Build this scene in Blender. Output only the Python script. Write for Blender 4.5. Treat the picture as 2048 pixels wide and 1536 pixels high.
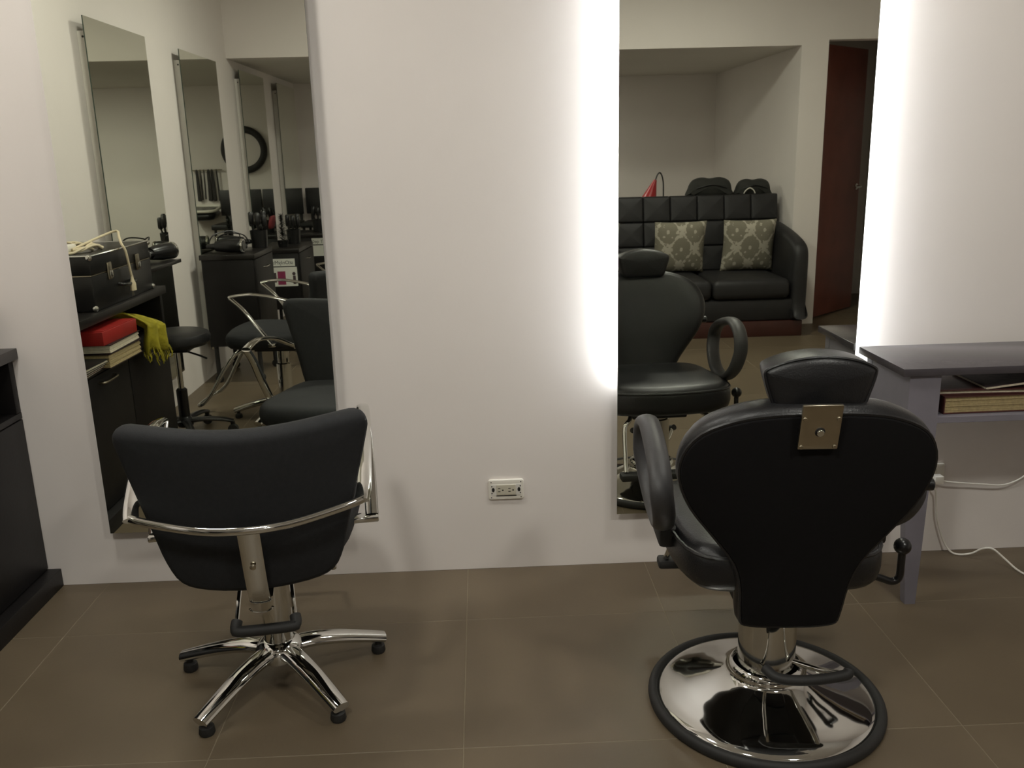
import bpy, bmesh, math, random
from mathutils import Vector, Matrix
random.seed(7)
PI = math.pi
for o in list(bpy.data.objects):
    bpy.data.objects.remove(o, do_unlink=True)
scene = bpy.context.scene
COL = scene.collection

# ------------------------------------------------------------------ camera
F, YAW, PITCH, ROLL = 1780.26, 0.0299, 0.2542, -0.0262
CAM = Vector((0.0826, -2.7673, 1.3615))
fw = Vector((math.sin(YAW) * math.cos(PITCH), math.cos(YAW) * math.cos(PITCH), -math.sin(PITCH)))
rt = Vector((math.cos(YAW), -math.sin(YAW), 0)); up = rt.cross(fw)
r2 = rt * math.cos(ROLL) + up * math.sin(ROLL); u2 = -rt * math.sin(ROLL) + up * math.cos(ROLL)
cd = bpy.data.cameras.new('camera'); cam = bpy.data.objects.new('camera', cd); COL.objects.link(cam)
cd.sensor_width = 36; cd.sensor_fit = 'HORIZONTAL'; cd.lens = F / 2048 * 36; cd.clip_start = 0.02
M = Matrix((r2, u2, -fw)).transposed().to_4x4(); M.translation = CAM
cam.matrix_world = M; scene.camera = cam

# ------------------------------------------------------------------ world, exposure
w = bpy.data.worlds.new('world'); scene.world = w; w.use_nodes = True
w.node_tree.nodes['Background'].inputs[0].default_value = (0.05, 0.05, 0.05, 1)
w.node_tree.nodes['Background'].inputs[1].default_value = 0.3
vs = scene.view_settings
vs.view_transform = 'Standard'; vs.look = 'None'; vs.gamma = 1; vs.use_curve_mapping = False
vs.exposure = -0.82
ZC_, ZL_ = 2.70, 2.065
LAMPS = [(-0.95, -0.85, 24, 0.14, ZC_), (-0.40, -2.50, 40, 0.15, ZC_), (1.25, -0.90, 19, 0.14, ZC_), (1.45, -2.65, 40, 0.15, ZC_), (0.30, -5.30, 22, 0.12, ZL_)]   # x, y, watt, radius of the ceiling lamps; last added to brighten the alcove
LED_L = 270.0

# ------------------------------------------------------------------ materials
def srgb(c):
    return tuple(((v / 255) / 12.92 if v / 255 <= 0.04045 else ((v / 255 + 0.055) / 1.055) ** 2.4) for v in c) + (1,)
MATS = {}
def mat(name, col, rough=0.5, metal=0.0, noise=0.0, scale=8.0, bump=0.0, bscale=60.0, spec=0.5, coat=0.0, rvar=0.0, emis=None):
    m = bpy.data.materials.new(name); m.use_nodes = True; nt = m.node_tree
    b = nt.nodes['Principled BSDF']; c = srgb(col)
    b.inputs['Base Color'].default_value = c; b.inputs['Roughness'].default_value = rough
    b.inputs['Metallic'].default_value = metal; b.inputs['Specular IOR Level'].default_value = spec
    if coat: b.inputs['Coat Weight'].default_value = coat; b.inputs['Coat Roughness'].default_value = 0.12
    tc = nt.nodes.new('ShaderNodeTexCoord')
    if noise or rvar:
        n = nt.nodes.new('ShaderNodeTexNoise'); n.inputs['Scale'].default_value = scale; n.inputs['Detail'].default_value = 5
        nt.links.new(tc.outputs['Object'], n.inputs['Vector'])
        if noise:
            r = nt.nodes.new('ShaderNodeValToRGB')
            r.color_ramp.elements[0].position = 0.3; r.color_ramp.elements[1].position = 0.7
            r.color_ramp.elements[0].color = tuple(max(0, v * (1 - noise)) for v in c[:3]) + (1,)
            r.color_ramp.elements[1].color = tuple(min(1, v * (1 + noise)) for v in c[:3]) + (1,)
            nt.links.new(n.outputs['Fac'], r.inputs['Fac']); nt.links.new(r.outputs['Color'], b.inputs['Base Color'])
        if rvar:
            mr = nt.nodes.new('ShaderNodeMapRange'); mr.inputs['To Min'].default_value = rough - rvar; mr.inputs['To Max'].default_value = rough + rvar
            nt.links.new(n.outputs['Fac'], mr.inputs['Value']); nt.links.new(mr.outputs['Result'], b.inputs['Roughness'])
    if bump:
        n2 = nt.nodes.new('ShaderNodeTexNoise'); n2.inputs['Scale'].default_value = bscale; n2.inputs['Detail'].default_value = 4
        bp = nt.nodes.new('ShaderNodeBump'); bp.inputs['Strength'].default_value = bump; bp.inputs['Distance'].default_value = 0.01
        nt.links.new(tc.outputs['Object'], n2.inputs['Vector']); nt.links.new(n2.outputs['Fac'], bp.inputs['Height'])
        nt.links.new(bp.outputs['Normal'], b.inputs['Normal'])
    if emis:
        b.inputs['Emission Color'].default_value = tuple(emis[0]) + (1,); b.inputs['Emission Strength'].default_value = emis[1]
    MATS[name] = m
    return m
mat('wall_paint', (230, 223, 218), 0.75, noise=0.02, scale=2.2, bump=0.05, bscale=28, spec=0.25)
mat('ceiling_paint', (226, 222, 214), 0.85, noise=0.02, scale=2)
mat('tile', (99, 87, 70), 0.42, noise=0.10, scale=3.0, bump=0.03, bscale=90, rvar=0.06, spec=0.35)
mat('grout', (128, 117, 98), 0.9, noise=0.10, scale=30)
mat('chrome', (214, 214, 210), 0.06, metal=1.0, rvar=0.02, scale=20)
mat('steel', (176, 168, 150), 0.28, metal=1.0, noise=0.05, scale=40)
mat('black_vinyl', (27, 26, 27), 0.42, noise=0.10, scale=12, bump=0.10, bscale=220, spec=0.5)
mat('charcoal_fabric', (34, 35, 37), 0.72, noise=0.10, scale=90, bump=0.12, bscale=500, spec=0.3)
mat('black_leather', (24, 24, 26), 0.36, noise=0.08, scale=18, bump=0.10, bscale=260, spec=0.5)
mat('sofa_leather', (37, 36, 37), 0.52, noise=0.08, scale=18, bump=0.08, bscale=260, spec=0.4)
mat('black_back_cloth', (20, 19, 20), 0.85, noise=0.10, scale=140, spec=0.15)
mat('armrest_rubber', (58, 57, 58), 0.48, noise=0.05, scale=60, bump=0.05, bscale=300)
mat('rubber', (33, 32, 31), 0.65, noise=0.08, scale=50)
mat('black_plastic', (22, 22, 23), 0.28, noise=0.06, scale=30)
mat('black_laminate', (27, 24, 23), 0.32, noise=0.10, scale=6)
mat('black_wood', (20, 18, 18), 0.45, noise=0.14, scale=10, bump=0.03, bscale=80, spec=0.3)
mat('table_top', (72, 68, 72), 0.22, noise=0.08, scale=30, bump=0.01, bscale=120)
mat('table_grey', (122, 118, 127), 0.55, noise=0.05, scale=14, bump=0.03, bscale=70)
mat('white_plastic', (226, 221, 210), 0.40, noise=0.02, scale=20)
mat('ivory_plastic', (214, 200, 170), 0.42, noise=0.04, scale=20)
mat('white_board', (214, 210, 202), 0.6, noise=0.03, scale=10)
mat('slot_dark', (28, 25, 22), 0.7, noise=0.05, scale=20)
mat('socket_face', (196, 190, 172), 0.45, noise=0.03, scale=20)
mat('glass_edge', (40, 58, 48), 0.15, noise=0.05, scale=10)
mat('door_wood', (112, 62, 52), 0.40, noise=0.16, scale=5, bump=0.02, bscale=60)
mat('sofa_plinth', (66, 34, 28), 0.45, noise=0.12, scale=9)
mat('red_cover', (150, 32, 28), 0.40, noise=0.08, scale=12)
mat('dull_red_cloth', (110, 34, 36), 0.8, noise=0.15, scale=20)
mat('dark_cover', (40, 26, 24), 0.45, noise=0.08, scale=12)
mat('maroon_cover', (78, 40, 38), 0.45, noise=0.10, scale=12)
mat('white_pages', (212, 202, 180), 0.8, noise=0.10, scale=90)
mat('beige_pages', (176, 158, 116), 0.8, noise=0.16, scale=120)
mat('yellow_cloth', (150, 140, 26), 0.85, noise=0.22, scale=24, bump=0.25, bscale=90)
mat('bag_cloth', (42, 42, 38), 0.8, noise=0.12, scale=25, bump=0.15, bscale=160)
mat('red_lamp', (170, 40, 44), 0.35, noise=0.04, scale=15)
mat('hair', (28, 22, 19), 0.55, noise=0.35, scale=60)
mat('tinsel', (24, 28, 22), 0.6, noise=0.20, scale=30)
mat('paper', (214, 214, 206), 0.7, noise=0.03, scale=20)
mat('ink', (26, 26, 28), 0.7, noise=0.03, scale=20)
mat('magenta_print', (134, 40, 78), 0.6, noise=0.12, scale=30)
mat('photo_print', (60, 46, 50), 0.55, noise=0.5, scale=60)
mat('teal_print', (150, 178, 172), 0.6, noise=0.06, scale=30)
mat('brown_wood', (104, 68, 42), 0.5, noise=0.18, scale=14)
mat('lamp_diffuser', (240, 236, 226), 0.5)
def mirror_mat():
    m = bpy.data.materials.new('mirror_silver'); m.use_nodes = True; nt = m.node_tree
    b = nt.nodes['Principled BSDF']; b.inputs['Metallic'].default_value = 1; b.inputs['Roughness'].default_value = 0.012
    tc = nt.nodes.new('ShaderNodeTexCoord'); n = nt.nodes.new('ShaderNodeTexNoise'); n.inputs['Scale'].default_value = 1.3
    r = nt.nodes.new('ShaderNodeValToRGB'); r.color_ramp.elements[0].color = (0.83, 0.855, 0.765, 1); r.color_ramp.elements[1].color = (0.86, 0.88, 0.79, 1)
    nt.links.new(tc.outputs['Object'], n.inputs['Vector']); nt.links.new(n.outputs['Fac'], r.inputs['Fac']); nt.links.new(r.outputs['Color'], b.inputs['Base Color'])
    MATS['mirror'] = m
mirror_mat()
def emit(name, col, s):
    m = bpy.data.materials.new(name); m.use_nodes = True; nt = m.node_tree
    b = nt.nodes['Principled BSDF']; b.inputs['Base Color'].default_value = (0.8, 0.8, 0.8, 1)
    b.inputs['Emission Color'].default_value = tuple(col) + (1,); b.inputs['Emission Strength'].default_value = s
    MATS[name] = m
emit('led_light', (0.93, 0.97, 1.0), LED_L)
def damask():
    m = bpy.data.materials.new('damask_cloth'); m.use_nodes = True; nt = m.node_tree; L = nt.links.new
    b = nt.nodes['Principled BSDF']; b.inputs['Roughness'].default_value = 0.85
    tc = nt.nodes.new('ShaderNodeTexCoord'); sp = nt.nodes.new('ShaderNodeSeparateXYZ'); L(tc.outputs['Object'], sp.inputs[0])
    def mth(op, a, c=None):
        n = nt.nodes.new('ShaderNodeMath'); n.operation = op
        for i, v in enumerate((a, c)):
            if v is None: continue
            if isinstance(v, (int, float)): n.inputs[i].default_value = v
            else: L(v, n.inputs[i])
        return n.outputs[0]
    k = 2 * PI / 0.21
    u = mth('MULTIPLY', sp.outputs['X'], k); v = mth('MULTIPLY', sp.outputs['Z'], k * 0.8)
    a = mth('MULTIPLY', mth('COSINE', u), mth('COSINE', v))                    # medallion lattice
    og = mth('ABSOLUTE', mth('ADD', mth('COSINE', u), mth('COSINE', v)))       # ogee bands between medallions
    u3 = mth('MULTIPLY', u, 3.0); v3 = mth('MULTIPLY', v, 3.0)
    pet = mth('MULTIPLY', mth('COSINE', u3), mth('COSINE', v3))                # petals
    nz = nt.nodes.new('ShaderNodeTexNoise'); nz.inputs['Scale'].default_value = 38; nz.inputs['Detail'].default_value = 3; L(tc.outputs['Object'], nz.inputs['Vector'])
    band = mth('LESS_THAN', mth('ADD', og, mth('MULTIPLY', mth('SUBTRACT', nz.outputs['Fac'], 0.5), 1.5)), 0.26)
    flower = mth('GREATER_THAN', mth('ADD', mth('MULTIPLY', pet, mth('ABSOLUTE', a)), mth('MULTIPLY', mth('SUBTRACT', nz.outputs['Fac'], 0.5), 1.6)), 0.36)
    f = mth('MAXIMUM', band, flower)
    mix = nt.nodes.new('ShaderNodeMix'); mix.data_type = 'RGBA'; L(f, mix.inputs[0])
    mix.inputs[6].default_value = srgb((126, 121, 106)); mix.inputs[7].default_value = srgb((176, 170, 155))
    L(mix.outputs[2], b.inputs['Base Color'])
    MATS['damask'] = m
damask()

# ------------------------------------------------------------------ geometry helpers
class G:
    def __init__(s): s.v = []; s.f = []; s.m = []
    def add(s, vs, fs, mi=0):
        o = len(s.v); s.v += [tuple(p) for p in vs]; s.f += [tuple(i + o for i in f) for f in fs]; s.m += [mi] * len(fs); return s
    def box(s, a, b, mi=0, bev=0.0):
        x0, y0, z0 = [min(p, q) for p, q in zip(a, b)]; x1, y1, z1 = [max(p, q) for p, q in zip(a, b)]
        if bev <= 0:
            vs = [(x, y, z) for z in (z0, z1) for y in (y0, y1) for x in (x0, x1)]
            return s.add(vs, [(0, 2, 3, 1), (4, 5, 7, 6), (0, 1, 5, 4), (2, 6, 7, 3), (0, 4, 6, 2), (1, 3, 7, 5)], mi)
        bm = bmesh.new(); bmesh.ops.create_cube(bm, size=1)
        for v in bm.verts: v.co = Vector(((x0 + x1) / 2 + v.co.x * (x1 - x0), (y0 + y1) / 2 + v.co.y * (y1 - y0), (z0 + z1) / 2 + v.co.z * (z1 - z0)))
        bmesh.ops.bevel(bm, geom=bm.edges[:], offset=bev, segments=2, affect='EDGES', profile=0.5)
        return s.bm(bm, mi)
    def bm(s, bm, mi=0):
        bm.verts.index_update(); s.add([v.co[:] for v in bm.verts], [[v.index for v in f.verts] for f in bm.faces], mi); bm.free(); return s
    def lathe(s, prof, c=(0, 0, 0), n=32, mi=0, axis='z', sx=1.0, sy=1.0):
        vs = []; fs = []
        for r, h in prof:
            for i in range(n):
                a = 2 * PI * i / n; x, y = r * math.cos(a) * sx, r * math.sin(a) * sy
                p = {'z': (x, y, h), 'y': (x, h, y), 'x': (h, x, y)}[axis]
                vs.append((c[0] + p[0], c[1] + p[1], c[2] + p[2]))
        for k in range(len(prof) - 1):
            for i in range(n):
                j = (i + 1) % n; fs.append((k * n + i, k * n + j, k * n + n + j, k * n + n + i))
        fs.append(tuple(range(n))[::-1]); fs.append(tuple((len(prof) - 1) * n + i for i in range(n)))
        return s.add(vs, fs, mi)
    def tube(s, pts, r, n=10, mi=0, upv=None, closed=False, cap=True):
        """r: number, (rx, ry) or a function of t giving either; rx is measured along upv x tangent."""
        P = [Vector(p) for p in pts]; N = len(P); vs = []; fs = []
        last = None
        for i in range(N):
            if closed: t = (P[(i + 1) % N] - P[i - 1]).normalized()
            else: t = (P[min(i + 1, N - 1)] - P[max(i - 1, 0)]).normalized()
            if upv is not None: ref = Vector(upv)
            elif last is None: ref = Vector((0, 0, 1)) if abs(t.z) < 0.9 else Vector((0, 1, 0))
            else: ref = last
            a = ref.cross(t)
            if a.length < 1e-4: a = Vector((1, 0, 0)).cross(t)
            a.normalize(); b = t.cross(a).normalized(); last = b
            rr = r(i / (N - 1)) if callable(r) else r
            rx, ry = rr if isinstance(rr, tuple) else (rr, rr)
            for k in range(n):
                an = 2 * PI * k / n; vs.append(P[i] + a * (rx * math.cos(an)) + b * (ry * math.sin(an)))
        for i in range(N if closed else N - 1):
            j = (i + 1) % N
            for k in range(n):
                l = (k + 1) % n; fs.append((i * n + k, i * n + l, j * n + l, j * n + k))
        if cap and not closed:
            fs.append(tuple(range(n))[::-1]); fs.append(tuple((N - 1) * n + k for k in range(n)))
        return s.add(vs, fs, mi)
    def cushion(s, outline, t0, t1, fmap, edge=0.02, puff=0.0, mi=0, rings=4):
        """Rounded slab over a closed 2-D outline (counter-clockwise); thickness runs from w=t0 to w=t1; fmap(u,v,w) -> point."""
        O = [Vector(p) for p in outline]; N = len(O); c = sum(O, Vector((0, 0))) / N
        nrm = []
        for i in range(N):
            t = (O[(i + 1) % N] - O[i - 1]); nrm.append(Vector((-t.y, t.x)).normalized())
        mid = (t0 + t1) / 2; h = (t1 - t0) / 2
        def ring(off, sc): return [c + (O[i] + nrm[i] * off - c) * sc for i in range(N)]
        lay = []
        for sg in (-1, 1):
            L = []
            for a in (30, 60, 90):
                ra = math.radians(a); L.append((ring(edge * (1 - math.cos(ra)), 1), mid + sg * (h - edge + edge * math.sin(ra)) if h > edge else mid + sg * h * math.sin(ra)))
            for k in range(1, rings):
                q = 1 - k / rings; L.append((ring(edge, q), mid + sg * (h + puff * (1 - q * q))))
            lay.append((L, mid + sg * (h + puff)))
        vs = []; fs = []
        back, front = lay
        seq = [r for r in reversed(back[0])]
        if h > edge: seq += [(ring(0, 1), mid - (h - edge)), (ring(0, 1), mid + (h - edge))]
        else: seq += [(ring(0, 1), mid)]
        seq += front[0]
        for R, wv in seq: vs += [fmap(p.x, p.y, wv) for p in R]
        for k in range(len(seq) - 1):
            for i in range(N):
                j = (i + 1) % N; fs.append((k * N + i, k * N + j, k * N + N + j, k * N + N + i))
        b0 = len(vs); vs.append(fmap(c.x, c.y, back[1])); vs.append(fmap(c.x, c.y, front[1]))
        e = (len(seq) - 1) * N
        for i in range(N):
            j = (i + 1) % N; fs.append((b0, j, i)); fs.append((b0 + 1, e + i, e + j))
        return s.add(vs, fs, mi)

def spline(pts, n=6, closed=False):
    P = [Vector(p) for p in pts]; N = len(P); out = []
    rng = range(N) if closed else range(N - 1)
    for i in rng:
        if closed: a, b, c, d = P[i - 1], P[i], P[(i + 1) % N], P[(i + 2) % N]
        else: a, b, c, d = P[max(i - 1, 0)], P[i], P[i + 1], P[min(i + 2, N - 1)]
        for k in range(n):
            t = k / n
            out.append(0.5 * ((2 * b) + (c - a) * t + (2 * a - 5 * b + 4 * c - d) * t * t + (3 * b - a - 3 * c + d) * t ** 3))
    if not closed: out.append(P[-1])
    return out

def part(name, g, m, parent=None, smooth=True, angle=38, label=None, recalc=True):
    me = bpy.data.meshes.new(name); me.from_pydata(g.v, [], g.f)
    ms = m if isinstance(m, (list, tuple)) else [m]
    for k in ms: me.materials.append(MATS[k])
    if any(g.m): me.polygons.foreach_set('material_index', g.m)
    if recalc:
        bm = bmesh.new(); bm.from_mesh(me); bmesh.ops.recalc_face_normals(bm, faces=bm.faces[:]); bm.to_mesh(me); bm.free()
    if smooth:
        me.polygons.foreach_set('use_smooth', [True] * len(me.polygons)); me.set_sharp_from_angle(angle=math.radians(angle))
    me.update()
    o = bpy.data.objects.new(name, me); COL.objects.link(o)
    if parent: o.parent = parent
    if label: o['label'] = label
    return o
def tag(o, label, cat, group=None):
    o['label'] = label; o['category'] = cat
    if group: o['group'] = group
    return o
def thing(name, label, cat, loc=(0, 0, 0), rz=0.0, group=None):
    o = bpy.data.objects.new(name, None); COL.objects.link(o); o.empty_display_size = 0.1
    o.location = loc; o.rotation_euler = (0, 0, rz)
    return tag(o, label, cat, group)
def struct(name, g, m, parent=None, **k):
    o = part(name, g, m, parent, **k); o['kind'] = 'structure'; return o
def copy_tree(o, parent=None):
    c = o.copy(); COL.objects.link(c); c.parent = parent
    for ch in [x for x in bpy.data.objects if x.parent == o and x != c]:
        copy_tree(ch, c)
    return c
def text_mesh(body, size, fmap):
    cu = bpy.data.curves.new('text', 'FONT'); cu.body = body; cu.size = size; cu.align_x = 'CENTER'; cu.align_y = 'CENTER'; cu.resolution_u = 2
    t = bpy.data.objects.new('text', cu); COL.objects.link(t); bpy.context.view_layer.update()
    me = t.to_mesh(); g = G(); g.add([fmap(*v.co) for v in me.vertices], [list(p.vertices) for p in me.polygons])
    t.to_mesh_clear(); bpy.data.objects.remove(t); bpy.data.curves.remove(cu)
    return g
def RY(yv): return -0.08 - yv          # depth read in the mirror -> depth in the room
def rrect(w, h, r, n=5, cx=0.0, cy=0.0):
    out = []
    for (sx, sy, a0) in ((1, -1, -90), (1, 1, 0), (-1, 1, 90), (-1, -1, 180)):
        for k in range(n + 1):
            a = math.radians(a0 + 90 * k / n); out.append((cx + sx * (w / 2 - r) + r * math.cos(a), cy + sy * (h / 2 - r) + r * math.sin(a)))
    return out

def inset(outline, dist):
    O = [Vector(p) for p in outline]; N = len(O); r = []
    for i in range(N):
        t_ = O[(i + 1) % N] - O[i - 1]; r.append(tuple(O[i] + Vector((-t_.y, t_.x)).normalized() * dist))
    return r

# ================================================================== SETTING
XL, XR, YF, YB, ZC = -1.70, 3.60, -4.13, -6.53, 2.70     # left wall, right wall, lintel plane, alcove back wall, ceiling
XA, ZL = 2.465, 2.065                                     # alcove right side, lintel underside
floor = struct('floor', G().box((XL, YB, -0.06), (XR, 0, -0.0007)), 'grout', smooth=False)
floor['label'] = 'brown grey tiled floor with thin pale grout lines'
T, Y1, GAP = 0.6, -0.3403, 0.0020
def tile_geo(a, b):
    g = G(); x0, y0 = a; x1, y1 = b; e = 0.0006
    return g.add([(x0, y0, -0.003), (x1, y0, -0.003), (x1, y1, -0.003), (x0, y1, -0.003), (x0, y0, -e), (x1, y0, -e), (x1, y1, -e), (x0, y1, -e),
                  (x0 + e, y0 + e, 0), (x1 - e, y0 + e, 0), (x1 - e, y1 - e, 0), (x0 + e, y1 - e, 0)],
                 [(0, 1, 5, 4), (1, 2, 6, 5), (2, 3, 7, 6), (3, 0, 4, 7), (4, 5, 9, 8), (5, 6, 10, 9), (6, 7, 11, 10), (7, 4, 8, 11), (8, 9, 10, 11)])
full = None
for i in range(-3, 6):
    for j in range(-1, 11):
        x0, x1 = max(i * T, XL) + GAP / 2, min(i * T + T, XR) - GAP / 2
        y1, y0 = min(Y1 - j * T, 0) - GAP / 2, max(Y1 - j * T - T, YB) + GAP / 2
        if x1 - x0 < 0.02 or y1 - y0 < 0.02: continue
        if abs(x1 - x0 - T + GAP) < 1e-4 and abs(y1 - y0 - T + GAP) < 1e-4:
            if full is None:
                full = part('tile', tile_geo((0, 0), (T - GAP, T - GAP)), 'tile', floor, smooth=False, recalc=False); o = full
            else:
                o = full.copy(); COL.objects.link(o)
            o.location = (x0, y0, 0)
        else:
            part('tile', tile_geo((x0, y0), (x1, y1)), 'tile', floor, smooth=False, recalc=False)
struct('wall_back', G().box((XL - 0.1, 0, 0), (XR + 0.1, 0.12, ZC)), 'wall_paint', smooth=False)
struct('wall_left', G().box((XL - 0.12, YB, 0), (XL, 0, ZC)), 'wall_paint', smooth=False)
struct('wall_right', G().box((XR, -5.6, 0), (XR + 0.12, 0, ZC)), 'wall_paint', smooth=False)
struct('ceiling', G().box((XL - 0.1, YF - 0.1, ZC), (XR + 0.1, 0.1, ZC + 0.1)), 'ceiling_paint', smooth=False)
DX0, DX1, DZ = 2.665, 3.42, 2.10
g = G(); g.box((XL, YF - 0.12, ZL), (XA, YF, ZC)); g.box((XA, YF - 0.12, 0), (DX0, YF, ZC)); g.box((DX0, YF - 0.12, DZ), (DX1, YF, ZC)); g.box((DX1, YF - 0.12, 0), (XR, YF, ZC))
struct('wall_front', g, 'wall_paint', smooth=False)
struct('wall_alcove_back', G().box((XL - 0.1, YB - 0.12, 0), (XA + 0.12, YB, ZL + 0.1)), 'wall_paint', smooth=False)
struct('wall_alcove_side', G().box((XA, YB, 0), (XA + 0.12, YF - 0.12, ZL + 0.1)), 'wall_paint', smooth=False)
struct('ceiling_alcove', G().box((XL, YB, ZL), (XA, YF - 0.12, ZL + 0.1)), 'ceiling_paint', smooth=False)
struct('wall_closet', G().box((XA + 0.12, -5.6, 0), (XR, -5.5, DZ + 0.3)), 'wall_paint', smooth=False)
struct('ceiling_closet', G().box((XA + 0.12, -5.6, DZ + 0.3), (XR, YF - 0.12, DZ + 0.4)), 'ceiling_paint', smooth=False)
# door standing ajar into the closet
th = math.radians(-42)
d = bpy.data.objects.new('door_1', None); COL.objects.link(d); d.location = (DX0 + 0.012, YF - 0.135, 0); d.rotation_euler = (0, 0, th); d['kind'] = 'structure'
d['label'] = 'reddish brown wooden door standing ajar beside the sofa'
part('door_leaf', G().box((0, -0.038, 0.012), (0.74, 0, DZ - 0.012), bev=0.003), 'door_wood', d)
h = G(); h.lathe([(0.026, 0), (0.026, 0.008), (0.011, 0.010), (0.011, 0.045)], (0.68, 0, 1.02), 20, axis='y'); h.tube([(0.68, 0.045, 1.02), (0.66, 0.05, 1.02), (0.57, 0.05, 1.015)], 0.009, 10)
part('door_handle', h, 'chrome', d, label='chrome lever handle')
part('hinge', G().box((-0.010, -0.03, 0.25), (0.0, 0.004, 0.35)).box((-0.010, -0.03, 1.75), (0.0, 0.004, 1.85)), 'steel', d)

# ================================================================== CEILING LAMPS
for k, (lx, ly, wt, lr, lz) in enumerate(LAMPS):
    nm = ['round ceiling lamp nearest the black cabinet corner', 'round ceiling lamp in front of the alcove beam', 'round ceiling lamp before the backlit mirror', 'round ceiling lamp before the door', 'added unseen lamp under the low alcove ceiling to brighten the alcove'][k]
    t = thing('ceiling_lamp', nm, 'lamp', (lx, ly, lz), 0, 'round ceiling lamps')
    part('housing', G().lathe([(lr + 0.02, -0.001), (lr + 0.02, -0.05), (lr + 0.004, -0.055), (lr + 0.003, -0.03)], n=40), 'white_plastic', t)
    e = MATS['lamp_diffuser'].copy(); e.name = 'lamp_diffuser_lit'; b = e.node_tree.nodes['Principled BSDF']
    b.inputs['Emission Color'].default_value = (1.0, 0.985, 0.905, 1); b.inputs['Emission Strength'].default_value = wt / (PI * PI * lr * lr)
    MATS['lit%d' % k] = e
    part('diffuser', G().lathe([(lr, -0.054), (lr * 0.85, -0.062), (lr * 0.5, -0.068), (0.003, -0.070)], n=40), 'lit%d' % k, t)

# ================================================================== MIRRORS
def make_mirror(label, loc, rz, stand=0.04, led=False, width=0.76, group=None):
    z0, z1 = 0.196, 2.0; hw = width / 2
    t = thing('wall_mirror', label, 'mirror', loc, rz, group)
    gl = G(); y0, y1 = -stand, -stand + 0.005
    gl.add([(-hw, y0, z0), (hw, y0, z0), (hw, y0, z1), (-hw, y0, z1), (-hw, y1, z0), (hw, y1, z0), (hw, y1, z1), (-hw, y1, z1)], [(0, 1, 2, 3)], 0)
    gl.f += [(4, 7, 6, 5), (0, 4, 5, 1), (1, 5, 6, 2), (2, 6, 7, 3), (3, 7, 4, 0)]; gl.m += [1] * 5
    part('mirror_glass', gl, ['mirror', 'glass_edge'], t, smooth=False, recalc=False)
    ins = 0.035
    part('mounting_board', G().box((-hw + ins, -stand + 0.006, z0 + 0.06), (hw - ins, -0.001, z1 - 0.06)), 'white_board', t, smooth=False)
    for sx in (-1, 1):
        part('screw', G().lathe([(0.005, 0), (0.005, 0.002), (0.002, 0.003)], (sx * (hw - ins) - 0.001 * sx, -stand / 2, z1 - 0.085), 10, axis='x'), 'slot_dark', t)
    if led:
        for sx in (-1, 1):
            x = sx * (hw - ins + 0.001)
            part('led_strip', G().box((x, -stand + 0.014, 0.655), (x + sx * 0.004, -stand + 0.024, z1 - 0.07)), 'led_light', t, smooth=False, label='glowing white light strip behind the mirror edge')
    return t
make_mirror('tall frameless mirror on the wall behind the chrome armed chair', (-0.775, 0, 0), 0)
make_mirror('tall frameless backlit mirror with white glow behind the headrest chair', (0.880, 0, 0), 0, led=True)
MY = [1.905, 3.215, 4.565, 5.815]
ML = ['nearest mirror of the row on the side wall, beside the black case', 'second mirror of the row on the side wall, behind the hair dryers',
      'third mirror of the row on the side wall, under the low ceiling', 'farthest mirror of the row on the side wall']
for k in range(4):
    make_mirror(ML[k], (XL, RY(MY[k]), 0), PI / 2, stand=0.05, group='mirrors along the side wall')

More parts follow.
